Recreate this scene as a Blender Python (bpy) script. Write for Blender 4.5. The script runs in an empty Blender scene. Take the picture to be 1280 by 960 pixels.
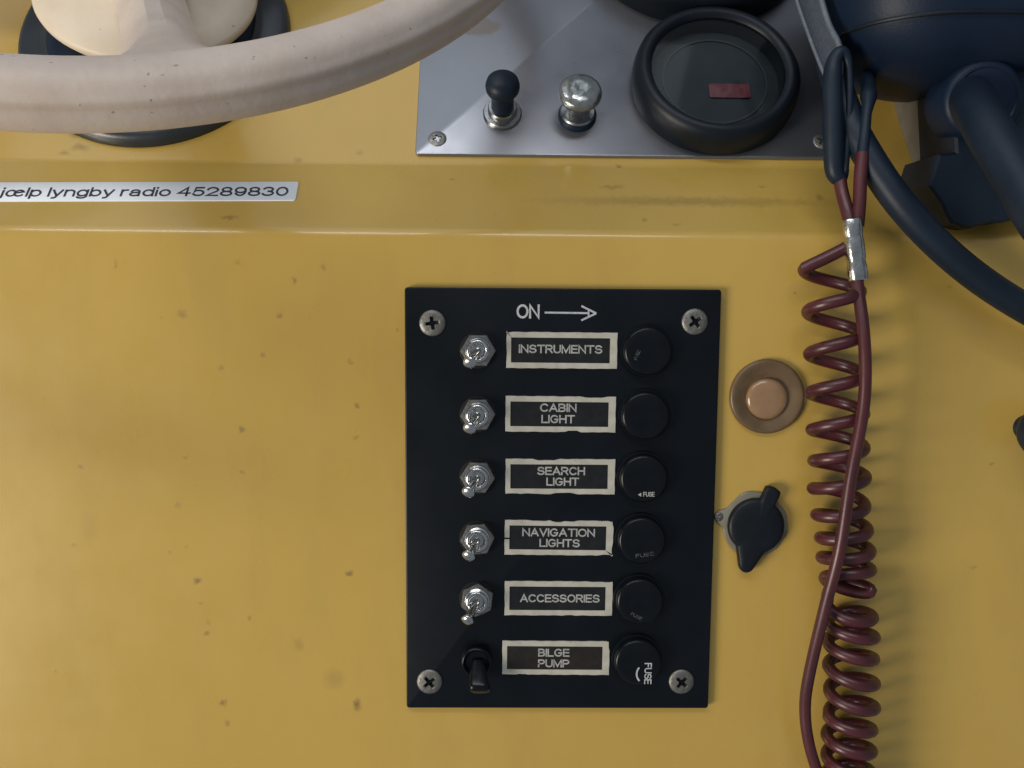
import bpy, bmesh, math, random
from mathutils import Vector, Matrix

random.seed(11)
PI = math.pi
MM = 0.001
sc = bpy.context.scene

# ------------------------------------------------------------------ camera
cam_data = bpy.data.cameras.new("camera")
cam_data.sensor_width = 36.0
cam_data.lens = 36.0 * 1100.0 / 1280.0
cam_data.clip_start = 0.01
cam_data.clip_end = 50.0
cam = bpy.data.objects.new("camera", cam_data)
sc.collection.objects.link(cam)
cam.location = (-0.02511, -0.35382, 0.08586)
cam.rotation_euler = (1.46766702, -0.00777281, -0.01270005)
sc.camera = cam

# ------------------------------------------------------------------ light
world = bpy.data.worlds.new("World")
sc.world = world
world.use_nodes = True
bg = world.node_tree.nodes["Background"]
bg.inputs["Color"].default_value = (0.60, 0.68, 0.78, 1)
bg.inputs["Strength"].default_value = 0.32


def area(name, loc, target, sx, sy, power, col):
    d = bpy.data.lights.new(name, "AREA")
    d.shape = "RECTANGLE"
    d.size, d.size_y = sx, sy
    d.energy = power
    d.color = col
    o = bpy.data.objects.new(name, d)
    sc.collection.objects.link(o)
    o.location = loc
    o.rotation_euler = (Vector(target) - Vector(loc)).to_track_quat("-Z", "Y").to_euler()
    return o


area("cockpit_light", (-1.62, -1.15, -0.50), (-0.05, 0.0, 0.03), 0.75, 0.75, 36.0, (1.0, 0.91, 0.76))
area("skylight", (-0.50, -0.55, 1.30), (-0.42, -0.25, 0.1), 1.20, 1.00, 3.2, (0.84, 0.93, 1.0))
area("edge_highlight_lamp", (-0.28, -0.80, 0.88), (-0.10, 0.0, 0.10), 1.15, 0.12, 4.6, (0.97, 0.98, 1.0))  # strip lamp added to draw the highlight along the console's rounded edge

vs = sc.view_settings
vs.view_transform = "Standard"
vs.look = "None"
vs.exposure = 0.0
vs.gamma = 1.0
vs.use_curve_mapping = False
sc.cycles.use_denoising = True
sc.cycles.max_bounces = 8

# ------------------------------------------------------------------ materials


def new_mat(name):
    m = bpy.data.materials.new(name)
    m.use_nodes = True
    nt = m.node_tree
    return m, nt, nt.nodes["Principled BSDF"]


def nd(nt, kind, **kw):
    n = nt.nodes.new(kind)
    for k, v in kw.items():
        setattr(n, k, v)
    return n


def math_node(nt, op, a, b=None, clamp=False):
    n = nd(nt, "ShaderNodeMath", operation=op)
    n.use_clamp = clamp
    for i, v in enumerate((a, b)):
        if v is None:
            continue
        if isinstance(v, (int, float)):
            n.inputs[i].default_value = v
        else:
            nt.links.new(v, n.inputs[i])
    return n.outputs[0]


def mix_col(nt, fac, a, b):
    n = nd(nt, "ShaderNodeMix", data_type="RGBA")
    for i, v in ((0, fac), (6, a), (7, b)):
        if isinstance(v, (tuple, list)):
            n.inputs[i].default_value = (v[0], v[1], v[2], 1)
        elif isinstance(v, (int, float)):
            n.inputs[i].default_value = v
        else:
            nt.links.new(v, n.inputs[i])
    return n.outputs[2]


def noise(nt, vec, scale, detail=4.0, rough=0.55):
    n = nd(nt, "ShaderNodeTexNoise")
    n.inputs["Scale"].default_value = scale
    n.inputs["Detail"].default_value = detail
    n.inputs["Roughness"].default_value = rough
    nt.links.new(vec, n.inputs["Vector"])
    return n.outputs["Fac"]


def ramp(nt, fac, lo, hi):
    n = nd(nt, "ShaderNodeMapRange")
    n.inputs["From Min"].default_value = lo
    n.inputs["From Max"].default_value = hi
    nt.links.new(fac, n.inputs["Value"])
    return n.outputs[0]


def worn(name, c1, c2, scale=120.0, rough=0.4, rvar=0.15, metal=0.0, bump=0.0, bscale=400.0, spec=0.5,
         specks=None, speck_col=(0.05, 0.04, 0.03), stretch=(1, 1, 1), coat=0.0):
    m, nt, p = new_mat(name)
    tc = nd(nt, "ShaderNodeTexCoord")
    mp = nd(nt, "ShaderNodeMapping")
    mp.inputs["Scale"].default_value = stretch
    nt.links.new(tc.outputs["Object"], mp.inputs["Vector"])
    v = mp.outputs[0]
    n1 = noise(nt, v, scale)
    col = mix_col(nt, ramp(nt, n1, 0.35, 0.65), c1, c2)
    if specks:
        vo = nd(nt, "ShaderNodeTexVoronoi")
        vo.inputs["Scale"].default_value = specks[0]
        wn = nd(nt, "ShaderNodeTexNoise")
        wn.inputs["Scale"].default_value = specks[0] * 1.7
        nt.links.new(v, wn.inputs["Vector"])
        ws = nd(nt, "ShaderNodeVectorMath", operation="SCALE")
        ws.inputs["Scale"].default_value = 0.9 / specks[0]
        nt.links.new(wn.outputs["Color"], ws.inputs[0])
        wa = nd(nt, "ShaderNodeVectorMath", operation="ADD")
        nt.links.new(v, wa.inputs[0])
        nt.links.new(ws.outputs[0], wa.inputs[1])
        nt.links.new(wa.outputs[0], vo.inputs["Vector"])
        sep = nd(nt, "ShaderNodeSeparateColor")
        nt.links.new(vo.outputs["Color"], sep.inputs[0])
        gate = ramp(nt, sep.outputs[0], specks[1], 1.0)
        rad = math_node(nt, "MULTIPLY", gate, specks[2])
        d = math_node(nt, "SUBTRACT", rad, vo.outputs["Distance"])
        f = math_node(nt, "MULTIPLY", d, 14.0, clamp=True)
        col = mix_col(nt, math_node(nt, "MULTIPLY", f, 0.7), col, speck_col)
    nt.links.new(col, p.inputs["Base Color"])
    n2 = noise(nt, v, scale * 0.6 + 7.0)
    r = math_node(nt, "ADD", math_node(nt, "MULTIPLY", math_node(nt, "SUBTRACT", n2, 0.5), 2 * rvar), rough, clamp=True)
    nt.links.new(r, p.inputs["Roughness"])
    p.inputs["Metallic"].default_value = metal
    p.inputs["Specular IOR Level"].default_value = spec
    p.inputs["Coat Weight"].default_value = coat
    p.inputs["Coat Roughness"].default_value = 0.15
    if bump:
        b = nd(nt, "ShaderNodeBump")
        b.inputs["Strength"].default_value = bump
        b.inputs["Distance"].default_value = 0.0006
        nt.links.new(noise(nt, v, bscale, 3.0), b.inputs["Height"])
        nt.links.new(b.outputs[0], p.inputs["Normal"])
    return m


# dirt marks on the gelcoat: x, z, half width, half height (mm), strength
STAINS = [
    (-177.7, 95.7, 1.0, 2.4, 0.5), (-152.1, 76.3, 2.2, 2.4, 0.55), (-113.3, 76.0, 1.4, 1.6, 0.8),
    (-107.3, 90.3, 1.2, 1.7, 0.7), (-129.6, 97.1, 1.5, 1.1, 0.4), (-129.7, 30.0, 1.3, 1.7, 0.8),
    (-120.3, 60.2, 1.2, 1.3, 0.6), (-137.4, 54.9, 1.1, 1.1, 0.5), (-85.4, 57.6, 1.1, 1.2, 0.5),
    (-83.0, 39.7, 1.5, 1.3, 0.8), (-83.8, 27.0, 1.4, 0.8, 0.5), (-129.8, 12.5, 1.1, 1.1, 0.5),
    (-195.0, 14.2, 1.5, 1.1, 0.6), (-156.1, -1.5, 1.5, 1.9, 0.4), (-152.6, 18.7, 1.1, 1.1, 0.5),
    (-149.2, -33.1, 2.0, 1.6, 0.95), (-146.2, -55.6, 1.5, 1.3, 0.75), (-145.4, -51.1, 1.5, 1.1, 0.35),
    (-128.2, -49.0, 1.1, 1.3, 0.6), (-86.7, -29.8, 2.1, 1.3, 0.95), (-108.3, -60.3, 2.6, 3.0, 0.35),
    (-93.9, -75.2, 5.0, 5.0, 0.3), (-84.3, -86.4, 1.9, 2.9, 1.0), (-140.4, -85.7, 1.9, 1.6, 0.85),
    (-138.6, -94.5, 1.5, 1.5, 0.6), (-208.9, -72.3, 1.0, 1.1, 0.6), (-199.3, -18.4, 1.1, 1.1, 0.4),
    (-153.4, -18.9, 0.9, 0.9, 0.5), (-160.3, -21.0, 0.9, 0.9, 0.5), (-148.2, -42.6, 0.9, 0.8, 0.5),
    (-95.8, 95.5, 1.2, 1.2, 0.5), (-66.4, 70.9, 1.1, 1.1, 0.5), (172.3, -26.1, 2.2, 0.8, 0.4),
    (155.4, 89.2, 1.1, 1.1, 0.4), (177.2, 17.5, 1.5, 0.9, 0.5), (-193.2, -11.0, 3.5, 8.0, 0.15),
    (-134.6, 115.0, 4.2, 1.0, 0.7), (50.0, 123.8, 62.0, 2.4, 0.50), (84.8, 124.1, 16.0, 1.8, 0.4),
    (18.7, 123.5, 24.0, 1.5, 0.3), (-45.8, 133.0, 1.5, 0.8, 0.5), (24.9, 139.7, 1.6, 1.1, 0.8),
    (20.9, 130.0, 6.0, 1.0, 0.5), (106.9, 126.1, 1.9, 1.7, 0.6), (83.7, 131.0, 1.9, 0.8, 0.5),
    (32.8, 115.6, 1.5, 1.0, 0.6), (45.5, 113.6, 2.5, 0.8, 0.4), (98.0, 123.9, 5.0, 1.6, 0.4),
    (-204.3, 146.0, 4.5, 2.1, 0.6), (-210.5, 143.4, 2.3, 1.6, 0.6), (-207.9, 151.9, 2.3, 2.0, 0.5),
    (-111.3, 141.2, 2.0, 1.6, 0.5), (-85.5, 144.8, 2.0, 1.3, 0.4),
]


def gelcoat():
    m, nt, p = new_mat("yellow_gelcoat")
    tc = nd(nt, "ShaderNodeTexCoord")
    v = tc.outputs["Object"]
    base = mix_col(nt, ramp(nt, noise(nt, v, 9.0, 5.0, 0.6), 0.30, 0.70), (0.462, 0.300, 0.062), (0.492, 0.326, 0.077))
    grime = nd(nt, "ShaderNodeMapping")
    grime.inputs["Scale"].default_value = (1.0, 1.0, 0.35)
    nt.links.new(v, grime.inputs["Vector"])
    base = mix_col(nt, math_node(nt, "MULTIPLY", ramp(nt, noise(nt, grime.outputs[0], 38.0, 6.0, 0.65), 0.50, 0.78), 0.30),
                   base, (0.36, 0.235, 0.065))
    # fine scattered specks
    vo = nd(nt, "ShaderNodeTexVoronoi")
    vo.inputs["Scale"].default_value = 75.0
    nt.links.new(v, vo.inputs["Vector"])
    sep = nd(nt, "ShaderNodeSeparateColor")
    nt.links.new(vo.outputs["Color"], sep.inputs[0])
    gate = math_node(nt, "MULTIPLY", ramp(nt, sep.outputs[0], 0.72, 1.0), 0.07)
    f = math_node(nt, "MULTIPLY", math_node(nt, "SUBTRACT", gate, vo.outputs["Distance"]), 22.0, clamp=True)
    base = mix_col(nt, math_node(nt, "MULTIPLY", f, 0.45), base, (0.17, 0.10, 0.03))
    # dirt marks with a shape of their own
    dn = nd(nt, "ShaderNodeTexNoise")
    dn.inputs["Scale"].default_value = 420.0
    dn.inputs["Detail"].default_value = 3.0
    nt.links.new(v, dn.inputs["Vector"])
    sub = nd(nt, "ShaderNodeVectorMath", operation="SUBTRACT")
    nt.links.new(dn.outputs["Color"], sub.inputs[0])
    sub.inputs[1].default_value = (0.5, 0.5, 0.5)
    scl = nd(nt, "ShaderNodeVectorMath", operation="MULTIPLY")
    nt.links.new(sub.outputs[0], scl.inputs[0])
    scl.inputs[1].default_value = (0.0034, 0.0, 0.0034)
    add = nd(nt, "ShaderNodeVectorMath", operation="ADD")
    nt.links.new(v, add.inputs[0])
    nt.links.new(scl.outputs[0], add.inputs[1])
    flat = nd(nt, "ShaderNodeVectorMath", operation="MULTIPLY")
    nt.links.new(add.outputs[0], flat.inputs[0])
    flat.inputs[1].default_value = (1, 0, 1)
    tot = None
    for x, z, rx, rz, s in STAINS:
        a = nd(nt, "ShaderNodeVectorMath", operation="SUBTRACT")
        nt.links.new(flat.outputs[0], a.inputs[0])
        a.inputs[1].default_value = (x * MM, 0, z * MM)
        b = nd(nt, "ShaderNodeVectorMath", operation="MULTIPLY")
        nt.links.new(a.outputs[0], b.inputs[0])
        b.inputs[1].default_value = (1 / (rx * MM), 1, 1 / (rz * MM))
        ln = nd(nt, "ShaderNodeVectorMath", operation="LENGTH")
        nt.links.new(b.outputs[0], ln.inputs[0])
        w = ramp(nt, ln.outputs["Value"], 1.15, 0.25)
        w = math_node(nt, "MULTIPLY", w, s)
        tot = w if tot is None else math_node(nt, "MAXIMUM", tot, w)
    base = mix_col(nt, math_node(nt, "MULTIPLY", tot, 0.72), base, (0.12, 0.068, 0.018))
    nt.links.new(base, p.inputs["Base Color"])
    r = math_node(nt, "ADD", math_node(nt, "MULTIPLY", noise(nt, v, 55.0, 5.0), 0.20), 0.20)
    sm = nd(nt, "ShaderNodeMapping")
    sm.inputs["Rotation"].default_value = (0, math.radians(23), 0)
    sm.inputs["Scale"].default_value = (1.0, 1.0, 0.03)
    nt.links.new(v, sm.inputs["Vector"])
    scr = ramp(nt, noise(nt, sm.outputs[0], 900.0, 2.0), 0.68, 0.80)
    r = math_node(nt, "ADD", r, math_node(nt, "MULTIPLY", scr, 0.25))
    r = math_node(nt, "ADD", r, math_node(nt, "MULTIPLY", tot, 0.3), clamp=True)
    nt.links.new(r, p.inputs["Roughness"])
    p.inputs["Specular IOR Level"].default_value = 0.40
    p.inputs["Coat Weight"].default_value = 0.40
    p.inputs["Coat Roughness"].default_value = 0.13
    b = nd(nt, "ShaderNodeBump")
    b.inputs["Strength"].default_value = 0.20
    b.inputs["Distance"].default_value = 0.0012
    hgt = math_node(nt, "ADD", noise(nt, v, 32.0, 2.0), math_node(nt, "MULTIPLY", noise(nt, v, 500.0, 2.0), 0.04))
    nt.links.new(hgt, b.inputs["Height"])
    nt.links.new(b.outputs[0], p.inputs["Normal"])
    return m


def plate_metal():
    m, nt, p = new_mat("anodised_aluminium")
    tc = nd(nt, "ShaderNodeTexCoord")
    v = tc.outputs["Object"]
    c = mix_col(nt, ramp(nt, noise(nt, v, 22.0, 5.0), 0.3, 0.7), (0.205, 0.212, 0.236), (0.245, 0.25, 0.275))
    # left-over tape glue, a patch near the top corner
    a = nd(nt, "ShaderNodeVectorMath", operation="SUBTRACT")
    nz = nd(nt, "ShaderNodeTexNoise")
    nz.inputs["Scale"].default_value = 150.0
    nt.links.new(v, nz.inputs["Vector"])
    w = nd(nt, "ShaderNodeVectorMath", operation="SCALE")
    nt.links.new(nz.outputs["Color"], w.inputs[0])
    w.inputs["Scale"].default_value = 0.008
    ad = nd(nt, "ShaderNodeVectorMath", operation="ADD")
    nt.links.new(v, ad.inputs[0])
    nt.links.new(w.outputs[0], ad.inputs[1])
    nt.links.new(ad.outputs[0], a.inputs[0])
    a.inputs[1].default_value = (0.0315, 0.0745, 0.004)
    b = nd(nt, "ShaderNodeVectorMath", operation="MULTIPLY")
    nt.links.new(a.outputs[0], b.inputs[0])
    b.inputs[1].default_value = (1 / 0.010, 1 / 0.0055, 0)
    ln = nd(nt, "ShaderNodeVectorMath", operation="LENGTH")
    nt.links.new(b.outputs[0], ln.inputs[0])
    patch = ramp(nt, ln.outputs["Value"], 1.1, 0.8)
    c = mix_col(nt, math_node(nt, "MULTIPLY", patch, 0.6), c, (0.20, 0.165, 0.135))
    vo = nd(nt, "ShaderNodeTexVoronoi")
    vo.inputs["Scale"].default_value = 85.0
    nt.links.new(v, vo.inputs["Vector"])
    sep = nd(nt, "ShaderNodeSeparateColor")
    nt.links.new(vo.outputs["Color"], sep.inputs[0])
    gate = math_node(nt, "MULTIPLY", ramp(nt, sep.outputs[0], 0.75, 1.0), 0.09)
    f = math_node(nt, "MULTIPLY", math_node(nt, "SUBTRACT", gate, vo.outputs["Distance"]), 20.0, clamp=True)
    c = mix_col(nt, math_node(nt, "MULTIPLY", f, 0.7), c, (0.06, 0.055, 0.05))
    nt.links.new(c, p.inputs["Base Color"])
    p.inputs["Metallic"].default_value = 0.75
    r = math_node(nt, "ADD", math_node(nt, "MULTIPLY", noise(nt, v, 60.0, 6.0, 0.7), 0.18), 0.21)
    r = math_node(nt, "ADD", r, math_node(nt, "MULTIPLY", patch, 0.3))
    nt.links.new(r, p.inputs["Roughness"])
    return m


def glass_mat(name, tint, gloss):
    m = bpy.data.materials.new(name)
    m.use_nodes = True
    nt = m.node_tree
    nt.nodes.remove(nt.nodes["Principled BSDF"])
    out = nt.nodes["Material Output"]
    tr = nd(nt, "ShaderNodeBsdfTransparent")
    tr.inputs[0].default_value = (*tint, 1)
    gl = nd(nt, "ShaderNodeBsdfGlossy")
    gl.inputs["Roughness"].default_value = gloss
    lw = nd(nt, "ShaderNodeFresnel")
    lw.inputs["IOR"].default_value = 1.38
    mx = nd(nt, "ShaderNodeMixShader")
    nt.links.new(lw.outputs[0], mx.inputs[0])
    nt.links.new(tr.outputs[0], mx.inputs[1])
    nt.links.new(gl.outputs[0], mx.inputs[2])
    nt.links.new(mx.outputs[0], out.inputs[0])
    return m


M = {}
M["gelcoat"] = gelcoat()
M["alu"] = plate_metal()
M["panel"] = worn("black_phenolic", (0.0035, 0.0052, 0.0075), (0.0052, 0.0074, 0.0105), 40, 0.30, 0.08, spec=0.20, bump=0.03, bscale=90,
                  specks=(120.0, 0.9, 0.10), speck_col=(0.05, 0.055, 0.06))
M["cap"] = worn("black_bakelite", (0.0028, 0.004, 0.006), (0.0042, 0.006, 0.0085), 120, 0.26, 0.08, spec=0.22, bump=0.03, bscale=300)
M["rubber"] = worn("black_rubber", (0.0055, 0.0115, 0.022), (0.008, 0.0155, 0.029), 70, 0.46, 0.10, spec=0.28, bump=0.10, bscale=600)
M["shell"] = worn("black_plastic_shell", (0.0045, 0.0115, 0.027), (0.0065, 0.0145, 0.033), 30, 0.45, 0.10, spec=0.22, bump=0.12, bscale=900)
M["bezel"] = worn("black_gauge_bezel", (0.0045, 0.0075, 0.012), (0.0065, 0.010, 0.016), 60, 0.42, 0.10, spec=0.25, bump=0.08, bscale=500)
M["cap_rubber"] = worn("black_cap_rubber", (0.0042, 0.0065, 0.0095), (0.0062, 0.009, 0.013), 90, 0.45, 0.10, spec=0.28, bump=0.12, bscale=500)
M["cover"] = worn("slate_cover", (0.030, 0.038, 0.062), (0.040, 0.049, 0.076), 60, 0.45, 0.1, spec=0.3)
M["mount"] = worn("grey_black_moulding", (0.014, 0.019, 0.025), (0.020, 0.026, 0.033), 60, 0.33, 0.10, spec=0.5, bump=0.1, bscale=400)
M["cream"] = worn("cream_wheel_plastic", (0.52, 0.425, 0.36), (0.59, 0.495, 0.425), 45, 0.50, 0.12, spec=0.35, bump=0.25, bscale=260,
                  specks=(300.0, 0.35, 0.20), speck_col=(0.20, 0.15, 0.12))
M["cream_hub"] = worn("cream_hub_plastic", (0.56, 0.47, 0.36), (0.63, 0.54, 0.43), 50, 0.45, 0.10, spec=0.35, bump=0.15, bscale=200,
                      specks=(180.0, 0.8, 0.12), speck_col=(0.2, 0.14, 0.09))
M["chrome"] = worn("worn_chrome", (0.62, 0.62, 0.60), (0.42, 0.42, 0.41), 500, 0.20, 0.14, metal=1.0, bump=0.10, bscale=900)
M["nut"] = worn("dull_nickel", (0.33, 0.325, 0.305), (0.21, 0.205, 0.19), 500, 0.36, 0.16, metal=1.0, bump=0.15, bscale=1200)
M["dullchrome"] = worn("dull_chrome", (0.40, 0.41, 0.41), (0.25, 0.26, 0.27), 300, 0.28, 0.12, metal=1.0, bump=0.15, bscale=700)
M["screw"] = worn("grey_screw", (0.26, 0.25, 0.23), (0.17, 0.165, 0.15), 400, 0.48, 0.15, metal=0.85, bump=0.3, bscale=1200)
M["dark"] = worn("dark_recess", (0.008, 0.008, 0.008), (0.012, 0.011, 0.010), 300, 0.6, 0.1, spec=0.2)
M["frame"] = worn("cream_label_foil", (0.37, 0.355, 0.30), (0.46, 0.44, 0.385), 160, 0.45, 0.12, spec=0.4, bump=0.12, bscale=500,
                  specks=(420.0, 0.75, 0.16), speck_col=(0.13, 0.12, 0.10))
M["ink"] = worn("pale_print", (0.27, 0.27, 0.26), (0.40, 0.40, 0.385), 700, 0.5, 0.1, spec=0.3)
M["ink_bright"] = worn("white_print", (0.36, 0.38, 0.40), (0.48, 0.50, 0.52), 500, 0.5, 0.1, spec=0.3)
M["ink_worn"] = worn("worn_print", (0.020, 0.022, 0.026), (0.10, 0.11, 0.12), 600, 0.5, 0.1, spec=0.3)
M["insert"] = worn("black_label_insert", (0.0075, 0.008, 0.009), (0.013, 0.0135, 0.015), 200, 0.35, 0.1, spec=0.35)
M["insert_b"] = worn("faded_label_insert", (0.013, 0.011, 0.009), (0.019, 0.016, 0.013), 200, 0.4, 0.1, spec=0.35)
M["tape"] = worn("white_label_tape", (0.80, 0.84, 0.90), (0.85, 0.88, 0.93), 60, 0.35, 0.08, spec=0.4)
M["tape_ink"] = worn("dark_tape_print", (0.022, 0.03, 0.038), (0.035, 0.045, 0.055), 300, 0.5, 0.1, spec=0.3)
M["amber"] = worn("amber_rubber", (0.105, 0.066, 0.033), (0.135, 0.086, 0.043), 150, 0.36, 0.12, spec=0.5, bump=0.1, bscale=400)
M["amber_lens"] = worn("amber_lens", (0.25, 0.150, 0.075), (0.29, 0.172, 0.088), 150, 0.20, 0.08, spec=0.5, coat=0.5)
M["amber_lens"].node_tree.nodes["Principled BSDF"].inputs["Subsurface Weight"].default_value = 0.25
M["amber_lens"].node_tree.nodes["Principled BSDF"].inputs["Subsurface Radius"].default_value = (0.003, 0.0015, 0.0006)
M["flange"] = worn("grey_clear_plastic", (0.150, 0.140, 0.105), (0.19, 0.18, 0.14), 140, 0.35, 0.1, spec=0.5, bump=0.1, bscale=300)
M["cord"] = worn("dark_red_vinyl", (0.050, 0.0095, 0.0135), (0.070, 0.0150, 0.0185), 60, 0.36, 0.14, spec=0.50, bump=0.06, bscale=600,
                 specks=(300.0, 0.85, 0.10), speck_col=(0.03, 0.015, 0.015))
M["ferrule"] = worn("crimped_steel", (0.62, 0.62, 0.60), (0.45, 0.45, 0.43), 300, 0.26, 0.12, metal=1.0, bump=0.35, bscale=350)
M["bracket"] = worn("grey_bracket_paint", (0.115, 0.108, 0.095), (0.150, 0.140, 0.122), 90, 0.45, 0.12, spec=0.4, bump=0.1, bscale=300)
M["strap"] = worn("dark_strap_webbing", (0.020, 0.026, 0.038), (0.028, 0.036, 0.050), 300, 0.5, 0.1, spec=0.4, bump=0.4, bscale=1500)
M["piping"] = worn("grey_strap_edge", (0.075, 0.09, 0.115), (0.11, 0.125, 0.15), 300, 0.5, 0.1, spec=0.4)
M["dial"] = worn("dark_gauge_dial", (0.022, 0.029, 0.033), (0.030, 0.037, 0.041), 120, 0.5, 0.1, spec=0.3)
M["dial_wall"] = worn("gauge_inner_ring", (0.040, 0.050, 0.054), (0.052, 0.062, 0.066), 120, 0.5, 0.1, spec=0.3)
M["red"] = worn("faded_red_flag", (0.15, 0.035, 0.045), (0.24, 0.075, 0.08), 300, 0.45, 0.1, spec=0.3)
M["glass"] = glass_mat("gauge_glass", (0.88, 0.92, 0.94), 0.10)
M["clear_knob"] = worn("frosted_clear_knob", (0.34, 0.36, 0.35), (0.22, 0.235, 0.235), 260, 0.20, 0.12, metal=0.75, bump=0.5, bscale=260, coat=0.4)

# ------------------------------------------------------------------ frames of the console faces
T_UP = math.radians(28.0)
T_BAND = math.radians(42.0)
EDGE_Z = 109.3
CREASE_Y, CREASE_Z = 27.65, 140.0


def frame(o, ex, ey, ez):
    m = Matrix.Identity(4)
    for i in range(3):
        m[i][0], m[i][1], m[i][2], m[i][3] = ex[i], ey[i], ez[i], o[i] * MM
    return m


def low_frame(x, z, y=0.0):           # local x right, y up, z out of the vertical face
    return frame((x, y, z), (1, 0, 0), (0, 0, 1), (0, -1, 0))


def band_frame(x, u):
    s, c = math.sin(T_BAND), math.cos(T_BAND)
    return frame((x, u * s, EDGE_Z + u * c), (1, 0, 0), (0, s, c), (0, -c, s))


def up_frame(x, u, h=0.0):
    s, c = math.sin(T_UP), math.cos(T_UP)
    return frame((x, CREASE_Y + u * s - h * c, CREASE_Z + u * c + h * s), (1, 0, 0), (0, s, c), (0, -c, s))


WORLD = Matrix.Identity(4)


def surf_y(z):
    if z < EDGE_Z:
        return 0.0
    if z < CREASE_Z:
        return (z - EDGE_Z) * math.tan(T_BAND)
    return CREASE_Y + (z - CREASE_Z) * math.tan(T_UP)


# ------------------------------------------------------------------ mesh helpers (all in mm)
class MB:
    def __init__(self):
        self.v, self.f = [], []

    def add(self, verts, faces):
        o = len(self.v)
        self.v += [tuple(p) for p in verts]
        self.f += [tuple(i + o for i in f) for f in faces]
        return self

    def loft(self, rings, close=True, cap0=True, cap1=True):
        n = len(rings[0])
        verts = [p for r in rings for p in r]
        faces = []
        for i in range(len(rings) - 1):
            for j in range(n if close else n - 1):
                k = (j + 1) % n
                faces.append((i * n + j, i * n + k, (i + 1) * n + k, (i + 1) * n + j))
        if cap0:
            faces.append(tuple(reversed(range(n))))
        if cap1:
            faces.append(tuple(range((len(rings) - 1) * n, len(rings) * n)))
        return self.add(verts, faces)

    def lathe(self, prof, seg=48, cap0=True, cap1=True, center=(0, 0)):
        rings = []
        for e in prof:
            r, z = e[0], e[1]
            cx, cy = (e[2], e[3]) if len(e) > 2 else center
            ring = []
            for j in range(seg):
                a = 2 * PI * j / seg
                rr = r(a) if callable(r) else r
                ring.append((cx + rr * math.cos(a), cy + rr * math.sin(a), z))
            rings.append(ring)
        return self.loft(rings, True, cap0, cap1)

    def prism(self, pts, z0, z1, bevel=0.0, steps=2):
        rings = [[(x, y, z0) for x, y in pts]]
        if bevel:
            for s in range(steps + 1):
                a = 0.5 * PI * s / steps
                ins = bevel * (1 - math.cos(a))
                zz = z1 - bevel + bevel * math.sin(a)
                rings.append([(x, y, zz) for x, y in inset(pts, ins)])
        else:
            rings.append([(x, y, z1) for x, y in pts])
        return self.loft(rings)

    def tube(self, path, rad, seg=12, flat=1.0, cap=True):
        P = [Vector(p) for p in path]
        n = len(P)
        R = rad if isinstance(rad, (list, tuple)) else [rad] * n
        tang = []
        for i in range(n):
            t = P[min(i + 1, n - 1)] - P[max(i - 1, 0)]
            tang.append(t.normalized())
        ref = Vector((0, 1, 0)) if abs(tang[0].y) < 0.9 else Vector((1, 0, 0))
        nrm = (ref - tang[0] * ref.dot(tang[0])).normalized()
        rings = []
        for i in range(n):
            nrm = (nrm - tang[i] * nrm.dot(tang[i])).normalized()
            b = tang[i].cross(nrm)
            rings.append([tuple(P[i] + (nrm * math.cos(2 * PI * j / seg) * flat + b * math.sin(2 * PI * j / seg)) * R[i]) for j in range(seg)])
        return self.loft(rings, True, cap, cap)

    def build(self, name, mat, parent=None, smooth=True, angle=38.0, mtx=None):
        me = bpy.data.meshes.new(name)
        me.from_pydata([(x * MM, y * MM, z * MM) for x, y, z in self.v], [], self.f)
        bm = bmesh.new()
        bm.from_mesh(me)
        bmesh.ops.recalc_face_normals(bm, faces=bm.faces)
        bm.to_mesh(me)
        bm.free()
        return link(name, me, mat, parent, smooth, angle, mtx)


def link(name, me, mat, parent=None, smooth=True, angle=38.0, mtx=None):
    me.materials.clear()
    me.materials.append(M[mat])
    if smooth:
        me.polygons.foreach_set("use_smooth", [True] * len(me.polygons))
        me.set_sharp_from_angle(angle=math.radians(angle))
    o = bpy.data.objects.new(name, me)
    sc.collection.objects.link(o)
    if parent is not None:
        o.parent = parent
    if mtx is not None:
        o.matrix_local = mtx
    return o


def inset(pts, d):
    if d <= 0:
        return list(pts)
    n = len(pts)
    out = []
    for i in range(n):
        p0, p1, p2 = Vector(pts[i - 1]), Vector(pts[i]), Vector(pts[(i + 1) % n])
        e1, e2 = (p1 - p0), (p2 - p1)
        if e1.length < 1e-9 or e2.length < 1e-9:
            out.append(tuple(p1))
            continue
        e1.normalize()
        e2.normalize()
        n1, n2 = Vector((-e1.y, e1.x)), Vector((-e2.y, e2.x))
        b = n1 + n2
        if b.length < 1e-6:
            b = n1
        b.normalize()
        k = d / max(0.4, b.dot(n1))
        q = p1 + b * k
        out.append((q.x, q.y))
    return out


def rrect(x0, y0, x1, y1, r, k=4):
    pts = []
    for cx, cy, a0 in ((x1 - r, y0 + r, -90), (x1 - r, y1 - r, 0), (x0 + r, y1 - r, 90), (x0 + r, y0 + r, 180)):
        for i in range(k + 1):
            a = math.radians(a0 + 90 * i / k)
            pts.append((cx + r * math.cos(a), cy + r * math.sin(a)))
    return pts


def spline(pts, n=8):
    P = [Vector(p) for p in pts]
    out = []
    for i in range(len(P) - 1):
        p0, p1, p2, p3 = P[max(i - 1, 0)], P[i], P[i + 1], P[min(i + 2, len(P) - 1)]
        for s in range(n):
            t = s / n
            out.append(0.5 * ((2 * p1) + (p2 - p0) * t + (2 * p0 - 5 * p1 + 4 * p2 - p3) * t * t + (3 * p1 - p0 - 3 * p2 + p3) * t ** 3))
    out.append(P[-1])
    return out


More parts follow.
